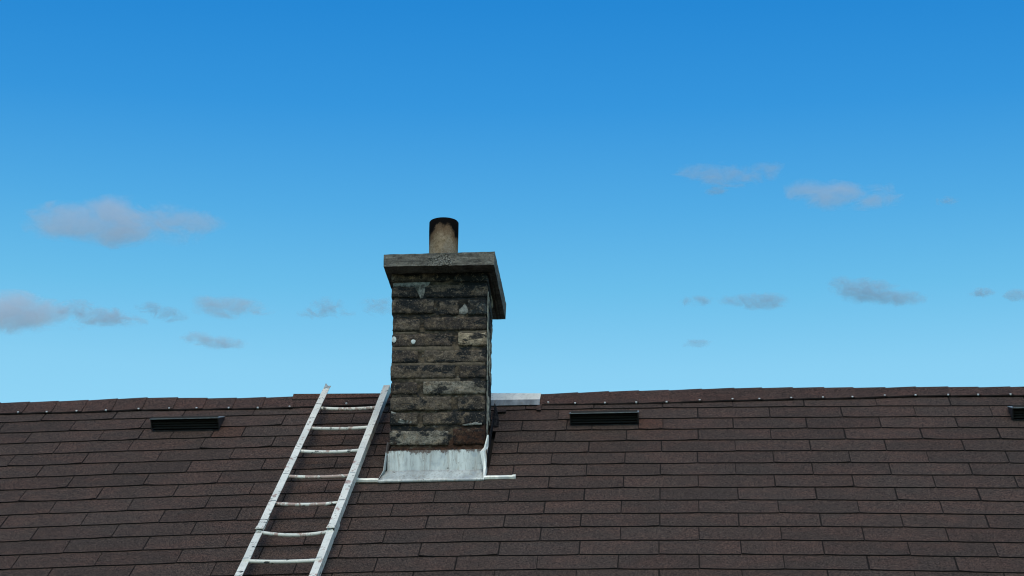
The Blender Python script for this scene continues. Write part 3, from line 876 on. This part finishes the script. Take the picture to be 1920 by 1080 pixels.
for t in [x / 8 for x in range(9)]:
    d = lerp(-.02, .37, t); lft.append([(-.210, d, zr(d, .008)), (-.210, d, zr(d, .075))])
sheet('side_flashing', lft, M_TAR)
# black turned-up flashing at the rear right corner
sheet('tar_flashing', [[(.212, .37, zr(.37, .005)), (.232, .375, zr(.375, .003))], [(.210, .43, zr(.43, .030)), (.228, .44, zr(.44, .010))], [(.206, .50, zr(.50, .050)), (.213, .51, zr(.51, .025))]], M_TAR, .004, False)
# trowelled smear of pale sealant down the right-hand wall, colour raised for missing light
for z0, z1, d0 in ((.12, .43, .050), (.40, .80, .035), (.25, .36, .14), (.46, .62, .17)):
    g = []
    for t in [x / 14 for x in range(15)]:
        z = lerp(z0, z1, t); dd = d0 + .012 * mn.noise(Vector((z * 18, d0 * 50, 0))); w_ = .016 + .03 * abs(mn.noise(Vector((z * 25, 7, d0))))
        g.append([(.2025, dd - w_, z), (.2055, dd - .5 * w_, z), (.2055, dd + .5 * w_, z), (.2025, dd + w_, z)])
    sheet('sealant_smear', g, M_SEAL, 0)

# ------------------------------------------------------------------ ladder
LROOT = W(-.80, -2.6, .02)
ladder = empty('ladder', LROOT, 0, 'chipped white metal ladder lying up the roof slope left of the chimney', 'ladder')
def LQ(u, v, h): return W(u, v, h) - LROOT
def rail(pa, pb, wa, wb, depth, name, left=True):
    """C-channel side rail from pa=(u,v,h) to pb; w face width; web and two flanges"""
    n = 24; vs_, fs = [], []
    for i in range(n + 1):
        t = i / n; u = lerp(pa[0], pb[0], t); v = lerp(pa[1], pb[1], t); h = lerp(pa[2], pb[2], t); w = lerp(wa, wb, t) / 2
        wob = .0012 * mn.noise(Vector((t * 14, pa[0] * 9, 0)))
        o_ = -1 if left else 1          # web on the outer side, flanges pointing inwards
        sec = [(o_ * w, -depth), (o_ * w, 0), (-o_ * w, 0), (-o_ * w, -.003), (o_ * (w - .003), -.003), (o_ * (w - .003), -depth + .003), (o_ * w * .5, -depth + .003), (o_ * w * .5, -depth)]
        if not left: sec = sec[::-1]
        vs_ += [LQ(u + x + wob, v, h + y) for x, y in sec]
    m = 8
    for i in range(n):
        for k in range(m): fs.append((i * m + k, (i + 1) * m + k, (i + 1) * m + (k + 1) % m, i * m + (k + 1) % m)[::-1])
    fs.append(tuple(range(m))); fs.append(tuple(n * m + k for k in reversed(range(m))))
    return mesh(name, vs_, fs, ladder, [M_LAD])
def lu(v, a, b): return lerp(a[0], b[0], (v - a[1]) / (b[1] - a[1]))
LT, LB = (-.894, .915), (-.955, -1.045)      # centre line of left rail (at the face)
RT, RB = (-.622, .930), (-.674, -1.045)
HF = .075
def cl(v): return lu(v, LT, LB)
def crr(v): return lu(v, RT, RB)
VS = -.622                                    # where the two sections overlap
r1 = rail((cl(VS), VS, HF), (cl(.895), .895, HF + .004), .029, .028, .034, 'side_rail', True)
r2 = rail((crr(VS), VS, HF), (crr(.925), .925, HF + .004), .029, .029, .034, 'side_rail', False)
r3 = rail((cl(-2.6), -2.6, HF - .006), (cl(-.50), -.50, HF - .008), .030, .028, .034, 'side_rail', True)
r4 = rail((crr(-2.6), -2.6, HF - .006), (crr(-.50), -.50, HF - .008), .031, .028, .036, 'side_rail', False)
for r in (r1, r2, r3, r4): r.color = (.16, 0, 0, 1)
# flattened ends of the upper section where it stops
for c_ in (cl, crr):
    g = [[LQ(c_(VS) - .015, VS - .004, HF + .002), LQ(c_(VS) + .015, VS - .004, HF + .002)], [LQ(c_(VS) - .016, VS - .010, HF + .007), LQ(c_(VS) + .016, VS - .010, HF + .007)], [LQ(c_(VS) - .013, VS + .014, HF + .0045), LQ(c_(VS) + .013, VS + .014, HF + .0045)]]
    g = [g[1], g[0], g[2]]
    o = sheet('rail_end', g, M_LAD, .003, False, ladder); o.color = (.3, 0, 0, 1)
# torn tip of the left rail
g = [[LQ(cl(.92) - .012, .893, HF + .005), LQ(cl(.92), .896, HF + .0065), LQ(cl(.92) + .014, .893, HF + .005)], [LQ(cl(.92) - .006, .930, HF + .016), LQ(cl(.92) + .006, .912, HF + .009), LQ(cl(.92) + .020, .908, HF + .010)]]
o = sheet('rail_end', g, M_VTOP, .003, False, ladder)
def rung(v, red, sag=.011, r=.0080):
    v += .012; a = cl(v) - .009; b = crr(v) + .010; n = 14; m = 8; vs_, fs = [], []
    for i in range(n + 1):
        t = i / n; u = lerp(a, b, t); s_ = 4 * t * (1 - t)
        c = (u, v - .002 * s_, HF - .0095 - sag * .7 * s_)
        for k in range(m):
            q = 2 * math.pi * k / m; vs_.append(LQ(c[0], c[1] + r * math.cos(q), c[2] + r * math.sin(q)))
    for i in range(n):
        for k in range(m): fs.append((i * m + k, (i + 1) * m + k, (i + 1) * m + (k + 1) % m, i * m + (k + 1) % m)[::-1])
    o = mesh('rung', vs_, fs, ladder, [M_LAD], True); o.color = (red, 0, 0, 1)
    # swaged ends showing as dark slits on the rail faces
    for c_ in (cl, crr):
        p = [LQ(c_(v) - .010, v - .002, HF + .0015), LQ(c_(v) + .012, v + .001, HF + .0015), LQ(c_(v) + .012, v + .004, HF + .0015), LQ(c_(v) - .010, v + .001, HF + .0015)]
        mesh('rung_slot', p + [x + RN * .0012 for x in p], BOXF, ladder, [M_VTOP])
for v, red, sg in ((.677, .62, .010), (.440, .30, .008), (.180, .25, .010), (-.092, .80, .008), (-.368, .80, .010), (-.642, .25, .022), (-.906, .05, .006), (-1.17, .1, .01), (-1.435, .1, .01), (-1.70, .1, .01), (-1.965, .1, .01), (-2.23, .1, .01), (-2.49, .1, .01)):
    rung(v, red, sg)

# ------------------------------------------------------------------ clouds
F = 4300.0
def sky_pos(px, py, dist):
    d = R @ Vector(((px - 960) / F, (540 - py) / F, -1)); return CAM + d * dist
def cloud(lobes, label, dens=1.0, col=(.93, .87, .93), seed=0, dist=3500, grain=30.0, amp=1.7, thr=.30):
    """a real body of vapour: an ellipsoid hull whose inner density follows a few soft lobes (centre and half size) torn up by noise"""
    lobes = [(a, b, w * 1.14, h * 1.14, k) for a, b, w, h, k in lobes]
    x0 = min(a - w * 1.35 for a, b, w, h, k in lobes); x1 = max(a + w * 1.35 for a, b, w, h, k in lobes)
    y0 = min(b - h * 1.5 for a, b, w, h, k in lobes); y1 = max(b + h * 1.5 for a, b, w, h, k in lobes)
    cx, cy = (x0 + x1) / 2, (y0 + y1) / 2; s = dist / F
    W2, H2 = (x1 - x0) / 2 * 1.12, (y1 - y0) / 2 * 1.12
    D2 = (W2 + H2) * .5
    me = bpy.data.meshes.new('cloud'); bm = bmesh.new(); bmesh.ops.create_icosphere(bm, subdivisions=3, radius=1.0)
    for v in bm.verts:      # a boxier ellipsoid, so that the lobes at both ends fit inside
        v.co.x = math.copysign(abs(v.co.x) ** .75, v.co.x); v.co.z = math.copysign(abs(v.co.z) ** .8, v.co.z)
    bm.to_mesh(me); bm.free()
    o = link('cloud', me, None, [])
    o.location = sky_pos(cx, cy, dist); o.scale = (W2 * s, D2 * s, H2 * s)
    s_ = NT('cloud_vapour')
    co = s_.coord((W2, D2, H2))          # units of one lobe step
    f = None
    for a, b, w, h, k in lobes:
        dlt = s_.n('VectorMath', operation='SUBTRACT'); s_.l(co, dlt.inputs[0]); dlt.inputs[1].default_value = (a - cx, 0, cy - b)
        mp = s_.n('VectorMath', operation='DIVIDE'); s_.l(dlt.outputs[0], mp.inputs[0]); mp.inputs[1].default_value = (w, (w + h) * .5, h)
        ln = s_.n('VectorMath', operation='DOT_PRODUCT'); s_.l(mp.outputs[0], ln.inputs[0]); s_.l(mp.outputs[0], ln.inputs[1])
        q = s_.math('MULTIPLY', s_.math('SUBTRACT', 1.25, ln.outputs['Value']), k)
        f = q if f is None else s_.math('SMOOTH_MAX', f, q)
        if f is not q: f.node.inputs[2].default_value = .3
    cn = s_.n('VectorMath', operation='MULTIPLY'); s_.l(co, cn.inputs[0]); cn.inputs[1].default_value = (.55 / grain, .5 / grain, 1.0 / grain)
    ca = s_.n('VectorMath', operation='ADD'); s_.l(cn.outputs[0], ca.inputs[0]); ca.inputs[1].default_value = (seed * 3.7, seed * 1.3, 0)
    nz = s_.noise(1.0, 8, .70, ca.outputs[0], 1.1)
    f = s_.math('MINIMUM', f, .9)
    val = s_.math('ADD', s_.math('MULTIPLY', f, .8), s_.math('MULTIPLY', s_.math('SUBTRACT', nz, .5), amp * 2))
    val = s_.step(val, thr, thr + .75)
    val = s_.math('MULTIPLY', val, s_.step(f, 0.0, .25))
    de = s_.math('MULTIPLY', val, dens * .055 / s * .5)
    pv = s_.n('VolumePrincipled'); pv.inputs['Color'].default_value = (*col, 1); pv.inputs['Anisotropy'].default_value = 0
    s_.l(de, pv.inputs['Density']); s_.l(pv.outputs[0], s_.out.inputs['Volume'])
    me.materials.append(s_.m)
    o['label'] = label; o['category'] = 'cloud'; o['group'] = 'small clouds low in the sky'
    return o
PINK, GREY, BLUE = (.88, .86, .95), (.76, .81, .93), (.62, .75, .90)  # pink of a low sun and shading of thin vapour put into the colours
cloud([(125, 413, 80, 30, 1), (215, 416, 90, 40, 1), (300, 412, 75, 25, .85), (375, 420, 55, 17, .7), (148, 388, 34, 13, .7), (330, 450, 60, 12, .5)],
      'largest cloud, pinkish grey, high at the left above the others', 0.44, PINK, 1, grain=36, amp=1.5, thr=.12)
cloud([(-50, 590, 90, 34, 1), (25, 586, 75, 34, 1), (80, 592, 50, 26, .8)], 'pink cloud touching the left edge of the photo', 0.62, PINK, 2, grain=34, amp=1.3, thr=.12)
cloud([(145, 578, 44, 15, .9), (195, 597, 60, 15, 1), (245, 606, 36, 8, .9), (145, 613, 25, 7, .4)], 'grey tail of cloud just right of the pink cloud at the left edge', 1.1, GREY, 3, grain=22)
cloud([(285, 576, 32, 10, .6), (320, 590, 36, 12, .55)], 'faint wispy cloud between the grey tail and the next cloud left of the chimney', 1.3, BLUE, 4, grain=18, thr=.2)
cloud([(385, 565, 28, 12, .8), (430, 576, 62, 19, .95), (480, 583, 34, 9, .6)], 'grey cloud with a pinkish core left of the chimney, above the ladder', 0.9, GREY, 5, grain=24)
cloud([(368, 633, 30, 11, .9), (412, 643, 54, 9, .95)], 'small lone cloud lowest on the left side of the sky', 1.0, GREY, 6, grain=18)
cloud([(590, 588, 32, 9, .6), (615, 573, 32, 14, .7), (642, 590, 25, 8, .5)], 'thin grey wisp of cloud a short way left of the chimney', 1.3, BLUE, 7, grain=18, thr=.2)
cloud([(708, 572, 34, 17, .65), (755, 575, 40, 14, .6)], 'faint cloud partly hidden behind the left side of the chimney', 1.0, BLUE, 8, grain=18, thr=.2)
cloud([(1300, 318, 40, 14, .75), (1360, 330, 66, 19, .85), (1438, 323, 38, 17, .85)], 'broad faint grey cloud highest in the sky right of the chimney', 0.62, GREY, 9, grain=26)
cloud([(1510, 355, 42, 18, .8), (1562, 366, 58, 23, 1), (1625, 376, 62, 13, .85), (1655, 354, 40, 6, .5)], 'pinkish cloud high on the right, right of the broad faint one', 0.50, PINK, 10, grain=26, amp=1.55, thr=.15)
cloud([(1585, 533, 30, 17, .9), (1622, 545, 58, 19, 1), (1685, 560, 52, 12, .95)], 'slanting grey cloud low on the right, thickest of that row', 0.95, BLUE, 11, grain=20, amp=1.5, thr=.22)
cloud([(1385, 562, 40, 10, .85), (1430, 565, 48, 14, 1)], 'flat bluish cloud low on the right, left of the slanting one', 0.95, BLUE, 12, grain=18, amp=1.5, thr=.22)
cloud([(1305, 565, 34, 8, .9)], 'small thin bluish streak left of the flat bluish cloud', 1.6, BLUE, 13, grain=14)
cloud([(1306, 644, 26, 7, .95)], 'tiny lone cloud lowest on the right side of the sky', 1.3, BLUE, 14, grain=13)
cloud([(1908, 553, 30, 10, .95)], 'small bluish cloud touching the right edge of the photo', 1.1, BLUE, 15, grain=15)
cloud([(1840, 549, 26, 8, .85)], 'tiny bluish cloud just left of the one at the right edge', 1.6, BLUE, 16, grain=13)
cloud([(1345, 357, 22, 8, .9)], 'tiny dark wisp just under the broad faint cloud', 1.7, BLUE, 17, grain=13)
cloud([(1775, 377, 24, 7, .75)], 'tiny faint wisp high on the right near the photo edge', 1.5, BLUE, 18, grain=13)
sc.cycles.volume_max_steps = 64
sc.cycles.volume_bounces = 4
